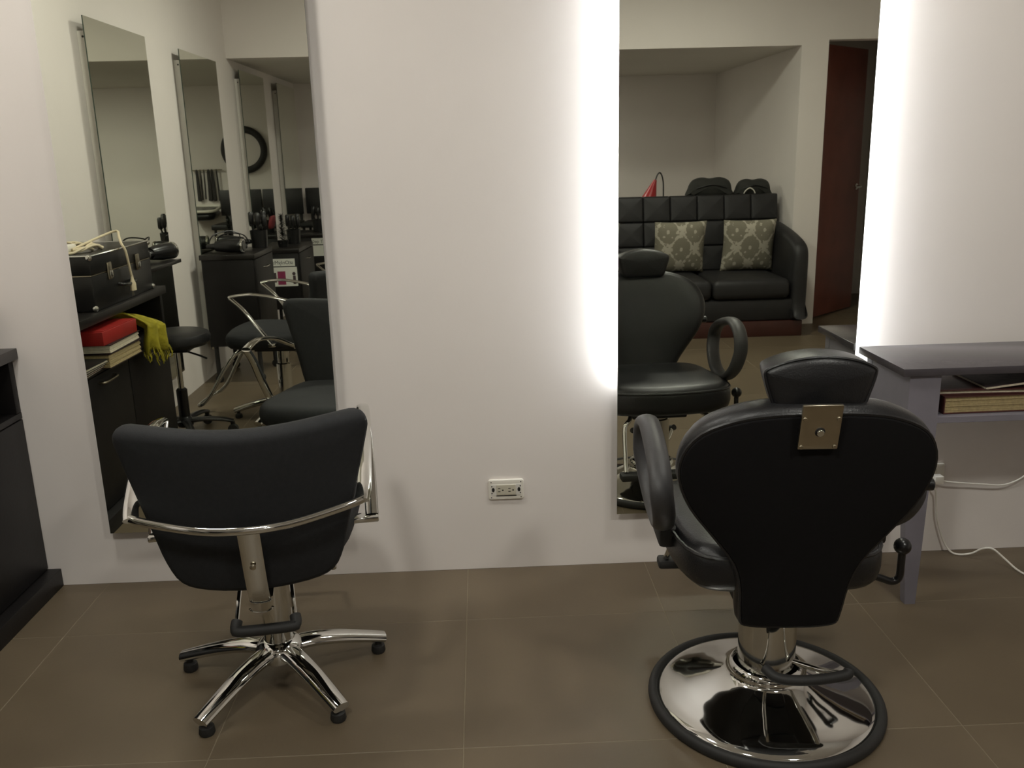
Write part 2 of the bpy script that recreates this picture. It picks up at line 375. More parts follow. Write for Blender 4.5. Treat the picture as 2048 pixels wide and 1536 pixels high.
# ================================================================== STYLING CHAIR (chrome arms, star base)
def make_styling_chair(label, loc, rz, base_rot):
    t = thing('styling_chair', label, 'chair', loc, rz, 'styling chairs with chrome arms')
    # backrest
    half = [(0.0, 0.0), (0.11, 0.008), (0.168, 0.03), (0.196, 0.085), (0.216, 0.17), (0.240, 0.27), (0.262, 0.36), (0.268, 0.400), (0.252, 0.424), (0.20, 0.424), (0.10, 0.416), (0.0, 0.412)]
    ctl = half + [(-x, z) for x, z in reversed(half[1:-1])]
    out = [tuple(p)[:2] for p in spline([(x, z, 0) for x, z in ctl], 3, True)]
    def bmap(x, hgt, wv):
        y = -0.245 - 0.085 * hgt / 0.42 + 1.05 * x * x * (0.6 + 0.4 * hgt / 0.42); z = 0.395 + hgt * 0.985
        n = Vector((-2.1 * x, 1, 0.22)).normalized()
        return (x + n.x * wv, y + n.y * wv, z + n.z * wv)
    part('backrest', G().cushion(out, -0.026, 0.026, bmap, edge=0.022, puff=0.006), 'charcoal_fabric', t)
    # seat
    so = [(-0.15, -0.20), (0.0, -0.215), (0.15, -0.20), (0.200, -0.15), (0.228, 0.0), (0.240, 0.14), (0.20, 0.225), (0.10, 0.252), (0.0, 0.258), (-0.10, 0.252), (-0.20, 0.225), (-0.240, 0.14), (-0.228, 0.0), (-0.200, -0.15)]
    so = [tuple(p)[:2] for p in spline([(x, y, 0) for x, y in so], 3, True)]
    part('seat', G().cushion(so, 0.415, 0.500, lambda x, y, z: (x, y, z + 0.02 * max(0, y)), edge=0.035, puff=0.012), 'charcoal_fabric', t)
    part('seat_plate', G().box((-0.10, -0.12, 0.385), (0.10, 0.12, 0.416), bev=0.004), 'rubber', t)
    # armrests
    for s in (-1, 1):
        a = G()
        upper = spline([(s * 0.248, -0.305, 0.610), (s * 0.256, -0.25, 0.632), (s * 0.261, -0.12, 0.680), (s * 0.263, 0.02, 0.709), (s * 0.263, 0.10, 0.710), (s * 0.262, 0.165, 0.700)], 6)
        a.tube(upper, lambda q: (0.017, 0.0075), 14, upv=(0, 0, 1))
        lower = spline([(s * 0.262, 0.163, 0.697), (s * 0.265, 0.10, 0.638), (s * 0.268, 0.035, 0.550), (s * 0.268, -0.03, 0.462)], 6)
        a.tube(lower, lambda q: (0.017, 0.0075), 14, upv=(0, -0.6, 0.8))
        a.box((s * 0.285, -0.050, 0.446), (s * 0.20, -0.014, 0.462), bev=0.004)
        part('armrest', a, 'chrome', t)
    bar = spline([(-0.252, -0.298, 0.612), (-0.215, -0.315, 0.605), (-0.10, -0.352, 0.590), (0, -0.362, 0.586), (0.10, -0.352, 0.590), (0.215, -0.315, 0.605), (0.252, -0.298, 0.612)], 6)
    part('back_bar', G().tube(bar, (0.008, 0.010), 12, upv=(0, 0, 1)), 'chrome', t)
    sp = spline([(0, -0.357, 0.590), (0, -0.338, 0.54), (0, -0.312, 0.46), (0, -0.285, 0.395), (0, -0.255, 0.362), (0, -0.19, 0.368), (0, -0.11, 0.388)], 5)
    s_ = G().tube(sp, (0.024, 0.005), 12, upv=(0, -1, 0.01))
    spo = part('back_spine', s_, 'chrome', t)
    part('screw', G().lathe([(0.007, 0), (0.007, -0.003), (0.003, -0.005)], (0, -0.330, 0.485), 12, axis='y'), 'steel', spo)
    part('spring_clip', G().tube([(0.026 * math.cos(a), -0.268, 0.352 + 0.012 * math.sin(a)) for a in [PI * k / 8 + PI for k in range(9)]], 0.003, 8), 'chrome', t)
    # gas column and star base
    part('column', G().lathe([(0.038, 0.075), (0.038, 0.30), (0.030, 0.305), (0.030, 0.388)], n=32), 'chrome', t)
    part('base_hub', G().lathe([(0.03, 0.068), (0.062, 0.072), (0.064, 0.095), (0.056, 0.112), (0.044, 0.120), (0.040, 0.122)], n=40), 'chrome', t)
    for k in range(5):
        a = base_rot + 2 * PI * k / 5; c, s = math.cos(a), math.sin(a)
        L = [(0.035, 0.094), (0.09, 0.093), (0.15, 0.083), (0.20, 0.070), (0.25, 0.055), (0.288, 0.043)]
        pts = [(p.x * c, p.x * s, p.z) for p in spline([(r, 0, z) for r, z in L], 4)]
        lg = part('base_leg', G().tube(pts, lambda q: (0.032 - 0.009 * q, 0.019 - 0.005 * q), 14, upv=(0, 0, 1)), 'chrome', t)
        part('foot_glide', G().lathe([(0.017, 0), (0.020, 0.006), (0.018, 0.022), (0.009, 0.026), (0.008, 0.038)], (0.270 * c, 0.270 * s, 0), 16), 'rubber', lg)
    # pump lever
    pl = part('pump_lever', G().box((-0.07, -0.10, 0.378), (0.07, -0.04, 0.390), bev=0.003), 'chrome', t)
    for s in (-1, 1): part('lever_rod', G().tube([(s * 0.058, -0.07, 0.386), (s * 0.062, -0.16, 0.345), (s * 0.068, -0.212, 0.292)], 0.0055, 8), 'chrome', pl)
    gr = spline([(-0.068, -0.205, 0.290), (-0.070, -0.222, 0.278), (-0.055, -0.228, 0.274), (0.055, -0.228, 0.274), (0.070, -0.222, 0.278), (0.068, -0.205, 0.290)], 4)
    part('rubber_grip', G().tube(gr, 0.0135, 12), 'rubber', pl)
    # footrest in front
    fr = G()
    for s in (-1, 1): fr.tube(spline([(s * 0.05, 0.10, 0.395), (s * 0.07, 0.20, 0.385), (s * 0.10, 0.26, 0.33), (s * 0.13, 0.36, 0.17), (s * 0.135, 0.41, 0.115)], 5), 0.010, 10)
    fr.tube(spline([(-0.135, 0.41, 0.115), (-0.125, 0.435, 0.105), (0, 0.445, 0.102), (0.125, 0.435, 0.105), (0.135, 0.41, 0.115)], 5), 0.010, 10)
    part('footrest', fr, 'chrome', t)
    return t
chairA = make_styling_chair('black styling chair with chrome arms and star base before the unlit mirror', (-0.495, -0.607, 0), math.radians(8), math.radians(16))
for (x, yv, rz, lb) in [(-1.00, 1.93, 94, 'chrome armed styling chair facing the nearest side wall mirror'), (-0.83, 3.25, 86, 'chrome armed styling chair facing the second side wall mirror')]:
    c = copy_tree(chairA); c.location = (x, RY(yv), 0); c.rotation_euler = (0, 0, math.radians(rz)); c['label'] = lb

# ================================================================== HEADREST CHAIR (round chrome base)
t = thing('barber_chair', 'black padded chair with headrest, loop arms and round chrome base', 'chair', (0.760, -0.803, 0), math.radians(-3))
half = [(0.0, 0.0), (0.07, 0.0), (0.112, 0.010), (0.122, 0.05), (0.128, 0.12), (0.146, 0.185), (0.194, 0.255), (0.244, 0.325), (0.272, 0.40), (0.268, 0.465), (0.232, 0.522), (0.165, 0.558), (0.09, 0.574), (0.0, 0.578)]
ctl = half + [(-x, z) for x, z in reversed(half[1:-1])]
out = [tuple(p)[:2] for p in spline([(x, z, 0) for x, z in ctl], 3, True)]
def bmap(x, hgt, wv):
    y = -0.150 - 0.135 * hgt / 0.57 + 0.55 * x * x; z = 0.295 + hgt * 0.975
    n = Vector((-1.1 * x, 1, 0.24)).normalized()
    return (x + n.x * wv, y + n.y * wv, z + n.z * wv)
bk = part('backrest', G().cushion(out, -0.012, 0.062, bmap, edge=0.026, puff=0.010), 'black_leather', t)
bout = inset(out, 0.014)
part('back_panel', G().cushion(bout, -0.019, -0.009, bmap, edge=0.004, puff=0.012), 'black_back_cloth', bk, label='matt black back panel')
pip = [bmap(x, h_, -0.012) for x, h_ in inset(out, 0.011)]
part('piping', G().tube(pip, 0.0045, 6, closed=True), 'black_leather', bk)
# headrest
hh = [(0.0, 0.0), (0.06, 0.0), (0.088, 0.008), (0.102, 0.042), (0.112, 0.078), (0.107, 0.092), (0.07, 0.108), (0.03, 0.116), (0.0, 0.118)]
hctl = hh + [(-x, z) for x, z in reversed(hh[1:-1])]
hout = [tuple(p)[:2] for p in spline([(x, z, 0) for x, z in hctl], 3, True)]
def hmap(x, hgt, wv):
    return (0.006 + x * (1 - 0.9 * max(0, wv)), -0.262 + 0.9 * x * x + wv - 0.02 * hgt, 0.838 + hgt + 0.06 * wv)
hd = part('headrest', G().cushion(hout, -0.012, 0.070, hmap, edge=0.016, puff=0.006), 'black_leather', t)
part('piping', G().tube([hmap(x * 0.985, z * 0.98 + 0.001, -0.004) for x, z in hout], 0.0035, 6, closed=True), 'black_leather', hd)
pn = Vector((0, -1, -0.235)).normalized(); pv = Vector((0, -0.235, 1)).normalized()
pc = Vector(bmap(-0.006, 0.549, -0.032))
def pmap(x, y, wv): return tuple(pc + Vector((x, 0, 0)) + pv * y + pn * wv)
pl = part('headrest_plate', G().cushion(rrect(0.079, 0.100, 0.002, 2), -0.004, 0.003, pmap, edge=0.0012), 'steel', t, label='brushed steel plate with rivets')
for sx in (-1, 1):
    for sy in (-1, 1):
        g = G(); g.cushion([(0.0048 * math.cos(a), 0.0048 * math.sin(a)) for a in [2 * PI * k / 12 for k in range(12)]], 0.002, 0.006, lambda x, y, wv: pmap(x + sx * 0.033, y + (0.020 if sy > 0 else -0.044), wv), edge=0.0015)
        part('rivet', g, 'steel', pl)
for r, h0, h1, mm, nm in ((0.0105, 0.002, 0.004, 'slot_dark', 'washer'), (0.0075, 0.003, 0.010, 'chrome', 'bolt')):
    g = G(); g.cushion([(r * math.cos(a), r * math.sin(a)) for a in [2 * PI * k / 16 for k in range(16)]], h0, h1, lambda x, y, wv: pmap(x, y - 0.010, wv), edge=0.002)
    part(nm, g, mm, pl)
# seat
so = [(-0.16, -0.16), (0.0, -0.165), (0.16, -0.16), (0.225, -0.10), (0.25, 0.05), (0.255, 0.18), (0.235, 0.26), (0.16, 0.305), (0.0, 0.325), (-0.16, 0.305), (-0.235, 0.26), (-0.255, 0.18), (-0.25, 0.05), (-0.225, -0.10)]
so = [tuple(p)[:2] for p in spline([(x, y, 0) for x, y in so], 3, True)]
st = part('seat', G().cushion(so, 0.375, 0.490, lambda x, y, z: (x, y, z + 0.03 * max(0, y)), edge=0.040, puff=0.010), 'black_leather', t)
part('piping', G().tube([(x * 0.985, y * 0.985, 0.468 + 0.03 * max(0, y)) for x, y in so], 0.005, 6, closed=True), 'black_leather', st)
# loop arms
for s in (-1, 1):
    lp = spline([(-0.100, 0.615, 0), (-0.03, 0.668, 0), (0.10, 0.702, 0), (0.18, 0.692, 0), (0.222, 0.650, 0), (0.222, 0.590, 0), (0.195, 0.530, 0), (0.135, 0.488, 0), (0.05, 0.478, 0), (-0.03, 0.500, 0), (-0.092, 0.555, 0)], 5, True)
    part('armrest', G().tube([(s * (0.284 - 0.020 * max(0, (0.60 - p.y)) / 0.12), p.x, p.y) for p in lp], (0.0165, 0.027), 16, upv=(1, 0, 0), closed=True), 'armrest_rubber', t)
    part('arm_bracket', G().box((s * 0.274, -0.01, 0.425), (s * 0.215, 0.13, 0.478), bev=0.012), 'rubber', t)
part('swivel_plate', G().box((-0.11, -0.12, 0.325), (0.11, 0.13, 0.378), bev=0.006), 'rubber', t)
# recline lever with ball
lv = spline([(0.10, 0.02, 0.350), (0.22, 0.035, 0.338), (0.285, 0.045, 0.312), (0.318, 0.048, 0.300), (0.334, 0.048, 0.312), (0.336, 0.048, 0.345), (0.336, 0.048, 0.385)], 5)
lo = part('recline_lever', G().tube(lv, 0.0095, 12), 'black_plastic', t)
b = [(0.021 * math.sin(PI * k / 10) + 0.0002, -0.021 * math.cos(PI * k / 10)) for k in range(11)]
part('ball_knob', G().lathe(b, (0.336, 0.048, 0.395), 20), 'black_plastic', lo)
part('side_knob', G().lathe([(0.014, 0), (0.014, 0.018), (0.008, 0.022)], (0.258, -0.20, 0.655), 14, axis='x'), 'black_plastic', t)
# column, flange, base
part('column', G().lathe([(0.070, 0.085), (0.070, 0.295), (0.064, 0.300), (0.064, 0.326)], n=48), 'chrome', t)
part('flange', G().lathe([(0.092, 0.088), (0.094, 0.098), (0.088, 0.112), (0.082, 0.116), (0.074, 0.108), (0.073, 0.100)], n=48), 'chrome', t)
pr = [(0.094, 0.100), (0.100, 0.088), (0.13, 0.071), (0.17, 0.056), (0.21, 0.044), (0.245, 0.033), (0.262, 0.024), (0.268, 0.014), (0.268, 0.006)]
ba = part('base_dish', G().lathe([(p.x, p.z) for p in spline([(r, 0, z) for r, z in pr], 6)], n=96), 'chrome', t)
part('rubber_rim', G().tube([(0.278 * math.cos(a), 0.278 * math.sin(a), 0.0125) for a in [2 * PI * k / 72 for k in range(72)]], (0.0125, 0.016), 12, upv=(0, 0, 1), closed=True), 'rubber', ba)
# pump lever
pl = part('pump_lever', G().tube(spline([(0.05, -0.06, 0.145), (0.10, -0.115, 0.155), (0.128, -0.165, 0.178), (0.126, -0.18, 0.184)], 5), 0.008, 10), 'chrome', t)
part('lever_rod', G().tube([(-0.03, -0.065, 0.140), (-0.03, -0.13, 0.156), (-0.03, -0.175, 0.178)], 0.006, 8), 'chrome', pl)
part('rubber_grip', G().tube(spline([(-0.045, -0.155, 0.190), (-0.03, -0.178, 0.182), (0.0, -0.187, 0.178), (0.06, -0.188, 0.178), (0.13, -0.180, 0.184), (0.142, -0.172, 0.190)], 5), 0.0125, 12), 'rubber', pl)
# footrest
fo = part('footrest', G().box((-0.14, 0.10, 0.362), (0.14, 0.20, 0.378), bev=0.003), 'rubber', t)
for s in (-1, 1): part('footrest_rod', G().tube(spline([(s * 0.13, 0.18, 0.372), (s * 0.155, 0.27, 0.368), (s * 0.178, 0.30, 0.345), (s * 0.188, 0.36, 0.25), (s * 0.192, 0.395, 0.205)], 5), 0.009, 10), 'chrome', fo)
part('footrest_bar', G().box((-0.215, 0.375, 0.178), (0.215, 0.425, 0.205), bev=0.008), 'rubber', fo, label='black rubber footrest bar')

# ================================================================== SIDE TABLE ON THE RIGHT
t = thing('console_table', 'grey console table with dark top beside the backlit mirror', 'table', (1.262, -0.37, 0))
TW, TD, TZ = 1.05, 0.31, 0.742
part('table_top', G().box((0, 0, TZ - 0.022), (TW, TD, TZ), bev=0.0015), 'table_top', t)
for i, x in enumerate((0.025, TW - 0.115)):
    for y in (0.012, TD - 0.045):
        g = G(); z1 = TZ - 0.023; inner = x if i == 0 else x
        xa, xb = x, x + 0.09; ca = x + (0.045 if i == 0 else 0.045)
        top = [(xa, y), (xb, y), (xb, y + 0.034), (xa, y + 0.034)]
        bx = (xa + 0.046, xa + 0.078) if i == 0 else (xa + 0.012, xa + 0.044)
        bot = [(bx[0], y + 0.002), (bx[1], y + 0.002), (bx[1], y + 0.032), (bx[0], y + 0.032)]
        v = [(p[0], p[1], z1) for p in top] + [(p[0], p[1], 0.575) for p in top] + [(p[0], p[1], 0) for p in bot]
        g.add(v, [(0, 1, 2, 3), (11, 10, 9, 8)] + [(k, (k + 1) % 4, 4 + (k + 1) % 4, 4 + k) for k in range(4)] + [(4 + k, 4 + (k + 1) % 4, 8 + (k + 1) % 4, 8 + k) for k in range(4)])
        part('leg', g, 'table_grey', t, smooth=False)
for x in (0.026, TW - 0.044): part('side_panel', G().box((x, 0.047, 0.56), (x + 0.018, TD - 0.046, TZ - 0.023)), 'table_grey', t, smooth=False)
part('shelf', G().box((0.045, 0.013, 0.575), (TW - 0.045, TD - 0.012, 0.594), bev=0.001), 'table_grey', t, smooth=False)
def book(name, label, cover, pages, loc, rz, w, d, h, group=None, c=0.003):
    """Spine along local -x side; pages show on the other three."""
    b = thing(name, label, 'book', loc, rz, group)
    part('cover', G().box((0, 0, 0), (w, d, c)).box((0, 0, h - c), (w, d, h)).box((0, 0, c), (c, d, h - c)), cover, b, smooth=False)
    g = G(); n = max(3, int(h / 0.006))
    for k in range(n):
        e = 0.004 + 0.0016 * ((k * 7) % 3); za = c + (h - 2 * c) * k / n; zb = c + (h - 2 * c) * (k + 0.92) / n
        g.box((c, e, za), (w - e, d - e, zb))
    part('pages', g, pages, b, smooth=False)
    return b
bz = 0.595
book('book', 'thick cream paged book lying on the console table shelf', 'maroon_cover', 'beige_pages', (1.405, -0.335, bz), math.radians(1), 0.40, 0.22, 0.052)
book('magazine', 'worn maroon magazine lying on the thick shelf book', 'maroon_cover', 'white_pages', (1.392, -0.315, bz + 0.0525), math.radians(-2), 0.36, 0.20, 0.014)
mg = thing('magazine', 'curled magazine on top of the shelf pile', 'magazine', (1.53, -0.325, bz + 0.067))
g = G(); g.cushion(rrect(0.28, 0.20, 0.004, 2, 0.14, 0.10), 0, 0.007, lambda x, y, wv: (x, y, wv + 0.030 * (max(0, x - 0.05) / 0.23) ** 2), edge=0.001, rings=6)
part('pages', g, 'white_pages', mg); g = G(); g.cushion(rrect(0.284, 0.204, 0.004, 2, 0.14, 0.10), 0.0072, 0.0085, lambda x, y, wv: (x, y, wv + 0.030 * (max(0, x - 0.05) / 0.23) ** 2), edge=0.0005, rings=6)
part('cover', g, 'photo_print', mg)

# ================================================================== OUTLETS AND CORDS
t = thing('wall_outlet', 'white double power outlet low on the wall between the mirrors', 'outlet', (0.1365, 0, 0.285))
def fm(x, z, wv): return (x, -wv, z)
def wb(g, x0, z0, x1, z1, d0, d1, mi=0, bev=0.0): return g.box((x0, -d0, z0), (x1, -d1, z1), mi, bev)
part('face_plate', G().cushion(rrect(0.117, 0.070, 0.008, 4), 0.0002, 0.009, fm, edge=0.003), 'white_plastic', t)
part('recess_frame', G().cushion(rrect(0.100, 0.040, 0.003, 2, 0, -0.001), 0.006, 0.0098, fm, edge=0.0008), 'white_board', t)
fc = part('socket_face', G().cushion(rrect(0.064, 0.036, 0.002, 2), 0.008, 0.012, fm, edge=0.0008), 'socket_face', t)
for cx in (-0.017, 0.017):
    g = G(); wb(g, cx - 0.010, 0.004, cx - 0.002, 0.0065, 0.0118, 0.0122); wb(g, cx - 0.010, -0.0065, cx - 0.002, -0.004, 0.0118, 0.0122)
    g.lathe([(0.0028, -0.0118), (0.0028, -0.0122)], (cx + 0.006, 0, -0.001), 12, axis='y'); part('socket_holes', g, 'slot_dark', fc)
for s in (-1, 1):
    g = G(); g.lathe([(0.0048, -0.0096), (0.0048, -0.0101)], (s * 0.0425, 0, 0), 14, axis='y', sy=1.6); part('mounting_slot', g, 'slot_dark', t)
    for z in (-0.012, 0.012): part('mounting_hole', G().lathe([(0.0022, -0.0096), (0.0022, -0.0101)], (s * 0.047, 0, z), 10, axis='y'), 'slot_dark', t)
    for z in (-0.027, 0.026): part('screw_hole', G().lathe([(0.0020, -0.0088), (0.0020, -0.0093)], (s * 0.049, 0, z), 10, axis='y'), 'slot_dark', t)
part('lower_gap', G().box((-0.033, -0.0099, -0.0225), (0.034, -0.0095, -0.0195)), 'slot_dark', t)
t = thing('wall_outlet', 'white power outlet under the console table behind the headrest chair', 'outlet', (1.548, 0, 0.285))
part('face_plate', G().cushion(rrect(0.117, 0.070, 0.006, 4), 0.0002, 0.008, fm, edge=0.003), 'white_plastic', t)
fc = part('socket_face', G().cushion(rrect(0.064, 0.036, 0.002, 2), 0.007, 0.011, fm, edge=0.0008), 'socket_face', t)
g = G(); wb(g, -0.010, 0.004, -0.002, 0.0065, 0.0108, 0.0112); wb(g, -0.010, -0.0065, -0.002, -0.004, 0.0108, 0.0112); part('socket_holes', g, 'slot_dark', fc)
t = thing('power_cord', 'thin white cord plugged in under the console table', 'cord', (1.577, -0.0115, 0.272))
part('plug', G().box((-0.016, -0.030, -0.014), (0.014, 0, 0.014), bev=0.004), 'white_plastic', t)
part('cable', G().tube(spline([(0.012, -0.022, -0.004), (0.05, -0.024, -0.010), (0.15, -0.02, -0.022), (0.22, -0.018, -0.028), (0.27, -0.022, -0.010), (0.33, -0.022, 0.030), (0.40, -0.02, 0.02)], 6), 0.0028, 8), 'white_plastic', t)
t = thing('power_cord', 'white cord trailing from the outlet down onto the tiles', 'cord', (1.545, -0.0115, 0.262))
part('plug', G().box((-0.014, -0.028, -0.014), (0.014, 0, 0.012), bev=0.004), 'white_plastic', t)
part('cable', G().tube(spline([(0.010, -0.016, -0.010), (0.028, -0.014, -0.03), (0.037, -0.006, -0.06), (0.046, -0.006, -0.13), (0.075, -0.008, -0.215), (0.098, -0.02, -0.252), (0.122, -0.035, -0.2575), (0.150, -0.060, -0.242), (0.168, -0.085, -0.215), (0.188, -0.110, -0.205), (0.215, -0.135, -0.228), (0.240, -0.17, -0.2525), (0.262, -0.215, -0.2585), (0.30, -0.29, -0.2585), (0.37, -0.37, -0.2585)], 6), 0.0033, 8), 'white_plastic', t)

# ================================================================== CABINET ON THE LEFT
CX, CL, CZ = -1.39, 1.44, 0.812
t = thing('storage_cabinet', 'long black storage cabinet along the side wall with open shelf', 'cabinet', (XL, 0, 0))
def cb(a, b): return G().box(a, b, bev=0.002)
W = CX - XL
part('cabinet_top', cb((0.001, -CL, CZ - 0.034), (W + 0.016, -0.002, CZ)), 'black_laminate', t)
part('plinth', cb((0.001, -CL + 0.01, 0), (W + 0.040, -0.002, 0.062)), 'black_wood', t)
part('body', cb((0.001, -CL + 0.012, 0.062), (W - 0.020, -0.004, 0.585)), 'black_wood', t)
part('shelf_board', cb((0.001, -CL + 0.012, 0.586), (W - 0.001, -0.004, 0.606)), 'black_wood', t)
for y in (-CL + 0.012, -0.032): part('end_panel', cb((0.001, y, 0.606), (W - 0.002, y + 0.028, CZ - 0.034)), 'black_wood', t)
part('back_panel', cb((0.001, -CL + 0.04, 0.606), (0.012, -0.032, CZ - 0.034)), 'black_wood', t)
for k in range(3):
    y1 = -0.006 - k * 0.4735; y0 = y1 - 0.468
    dd = part('door', cb((W - 0.019, y0, 0.066), (W, y1, 0.583)), 'black_wood', t)
    yc = (y0 + y1) / 2 - (0.0 if k else 0.12)
    part('handle', G().tube(spline([(W, yc - 0.065, 0.553), (W + 0.022, yc - 0.060, 0.553), (W + 0.026, yc, 0.553), (W + 0.022, yc + 0.060, 0.553), (W, yc + 0.065, 0.553)], 4), 0.0055, 8), 'steel', dd)
t = thing('picture_frame', 'small brown wooden frame standing on the cabinet corner', 'frame', (-1.46, -0.062, CZ), math.radians(0))
part('frame', G().box((-0.13, 0, 0), (0.045, 0.02, 0.022)).box((-0.13, 0, 0.12), (0.045, 0.02, 0.142)).box((-0.13, 0, 0.022), (-0.108, 0.02, 0.12)).box((0.023, 0, 0.022), (0.045, 0.02, 0.12)), 'brown_wood', t, smooth=False)
part('backing', G().box((-0.108, 0.008, 0.022), (0.023, 0.016, 0.12)), 'dark_cover', t, smooth=False)
# black case on the cabinet
cy0, cy1 = RY(1.27), RY(0.65)
t = thing('tool_case', 'black hard shell tool case with chrome edges on the cabinet', 'case', (-1.69, cy0, CZ))
CW, CD, CH = 0.295, cy1 - cy0, 0.213
part('case_body', G().box((0, 0, 0), (CW, CD, 0.135), bev=0.006), 'black_plastic', t)
part('case_lid', G().box((0, 0, 0.139), (CW, CD, CH), bev=0.006), 'black_plastic', t)
part('seam_strip', G().box((0.002, 0.002, 0.135), (CW - 0.002, CD - 0.002, 0.139)), 'steel', t)
for x in (0.004, CW - 0.004):
    for y in (0.004, CD - 0.004):
        b = [(0.012 * math.sin(PI * k / 8) + 0.0002, -0.012 * math.cos(PI * k / 8)) for k in range(9)]
        for z in (0.012, CH - 0.008): part('corner_cap', G().lathe(b, (x, y, z), 14), 'chrome', t)
part('edge_trim', G().tube([(CW - 0.001, 0.01, CH - 0.002), (CW - 0.001, CD - 0.01, CH - 0.002)], 0.004, 8).tube([(0.01, CD - 0.001, CH - 0.002), (CW - 0.01, CD - 0.001, CH - 0.002)], 0.004, 8).tube([(0.01, 0.001, CH - 0.002), (CW - 0.01, 0.001, CH - 0.002)], 0.004, 8), 'chrome', t)
for y in (CD * 0.26, CD * 0.74):
    l = part('latch', G().box((CW, y - 0.019, 0.105), (CW + 0.008, y + 0.019, 0.172), bev=0.003), 'steel', t)
    part('latch_tab', G().box((CW + 0.008, y - 0.013, 0.112), (CW + 0.013, y + 0.013, 0.140), bev=0.002), 'chrome', l)
part('handle', G().tube(spline([(CW, CD * 0.5 - 0.07, 0.075), (CW + 0.020, CD * 0.5 - 0.06, 0.070), (CW + 0.022, CD * 0.5, 0.066), (CW + 0.020, CD * 0.5 + 0.06, 0.070), (CW, CD * 0.5 + 0.07, 0.075)], 5), 0.007, 10), 'black_plastic', t)
# cream extension cord
zt = CZ + CH
t = thing('extension_cord', 'cream extension cord coiled on the black case with plug hanging down', 'cord', (0, 0, 0))
pts = []
for k in range(70):
    a = 2 * PI * k / 22; rr = 0.15 + 0.030 * math.sin(k * 0.37); lift = 0.006 + 0.0040 * (k // 22) + 0.012 * (math.sin(k * 0.9) > 0.55)
    pts.append((-1.555 + 0.60 * rr * math.cos(a), RY(0.86) + 0.98 * rr * math.sin(a), zt + lift))
pts += [(-1.49, RY(1.02), zt + 0.045), (-1.45, RY(1.08), zt + 0.060), (-1.42, RY(1.02), zt + 0.040), (-1.39, RY(0.96), zt + 0.016), (-1.376, RY(0.955), zt - 0.01), (-1.372, RY(0.96), zt - 0.06), (-1.370, RY(0.97), zt - 0.12)]
part('cable', G().tube(spline(pts, 3), 0.0052, 8), 'ivory_plastic', t)
g = G(); g.lathe([(0.007, 0), (0.009, -0.015), (0.011, -0.022), (0.017, -0.035), (0.017, -0.062), (0.004, -0.064)], (-1.370, RY(0.972), zt - 0.115), 12, sx=0.7)
pg = part('plug', g, 'ivory_plastic', t)
part('prong', G().box((-1.375, RY(0.972) - 0.010, zt - 0.200), (-1.3735, RY(0.972) - 0.004, zt - 0.178)).box((-1.375, RY(0.972) + 0.004, zt - 0.200), (-1.3735, RY(0.972) + 0.010, zt - 0.178)), 'steel', pg)
part('socket_block', G().box((-1.56, RY(0.80), zt + 0.001), (-1.50, RY(0.70), zt + 0.035), bev=0.006), 'white_plastic', t)
# books in the open shelf
zb = 0.607
book('book', 'thick beige paged book at the bottom of the shelf stack', 'dark_cover', 'beige_pages', (-1.655, RY(0.88), zb), math.radians(2), 0.33, 0.30, 0.055)
book('book', 'white paged dark book under the red book on the shelf', 'dark_cover', 'white_pages', (-1.66, RY(0.875), zb + 0.0555), math.radians(0), 0.33, 0.30, 0.034)
rb = thing('box_file', 'bright red box file on top of the shelf stack', 'box file', (-1.655, RY(0.87), zb + 0.090), math.radians(3))
part('sleeve', G().box((0, 0, 0), (0.325, 0.295, 0.052), bev=0.002), 'red_cover', rb); part('lid_edge', G().box((0.02, 0.01, 0.0522), (0.322, 0.285, 0.0545)), 'red_cover', rb, smooth=False)
for k in range(4):
    book('magazine', ['lowest', 'second', 'third', 'topmost'][k] + ' of the thin magazines beside the shelf book stack', ['dark_cover', 'maroon_cover', 'dark_cover', 'black_plastic'][k], 'white_pages', (-1.64 + 0.012 * k, RY(0.55) - 0.004 * (k % 2), zb + 0.0113 * k), math.radians((k - 1.5) * 1.5), 0.275, 0.26, 0.011, 'magazines on the open shelf', c=0.0015)
# mustard scarf
t = thing('scarf', 'mustard yellow fringed scarf spilling out of the open shelf', 'scarf', (0, 0, 0))
g = G(); n, m_ = 26, 22; ya, yb = RY(0.89), RY(1.13)
vs = []
for i in range(n):
    u = i / (n - 1)
    for j in range(m_):
        v = j / (m_ - 1); y = ya + (yb - ya) * (v * (0.75 + 0.25 * u) + 0.10 * u) + 0.008 * math.sin(9 * u)
        ang = u * 2.4
        x = -1.52 + 0.20 * min(1, u / 0.55) + 0.018 * math.sin(14 * v + 3 * u) * (0.3 + u)
        z = 0.755 - (max(0, u - 0.30) / 0.70) ** 1.25 * 0.165 - 0.035 * v + 0.010 * math.sin(11 * v + 5 * u) + 0.006 * math.sin(31 * v)
        vs.append((x, y, z))
g.add(vs, [(i * m_ + j, i * m_ + j + 1, (i + 1) * m_ + j + 1, (i + 1) * m_ + j) for i in range(n - 1) for j in range(m_ - 1)])
sc = part('cloth', g, 'yellow_cloth', t, angle=180); so_ = sc.modifiers.new('thick', 'SOLIDIFY'); so_.thickness = 0.006
fg = G()
for k in range(34):
    q = vs[(n - 1) * m_ + int(k / 34 * m_)]; y = q[1] + random.uniform(-0.012, 0.012); l = random.uniform(0.02, 0.055)
    fg.tube([(q[0], y, q[2] + 0.008), (q[0] + 0.006, y + random.uniform(-.01, .01), q[2] - l * 0.5), (q[0] + random.uniform(0, .012), y + random.uniform(-.015, .015), q[2] - l)], 0.0022, 5)
part('fringe', fg, 'yellow_cloth', t)['kind'] = 'stuff'

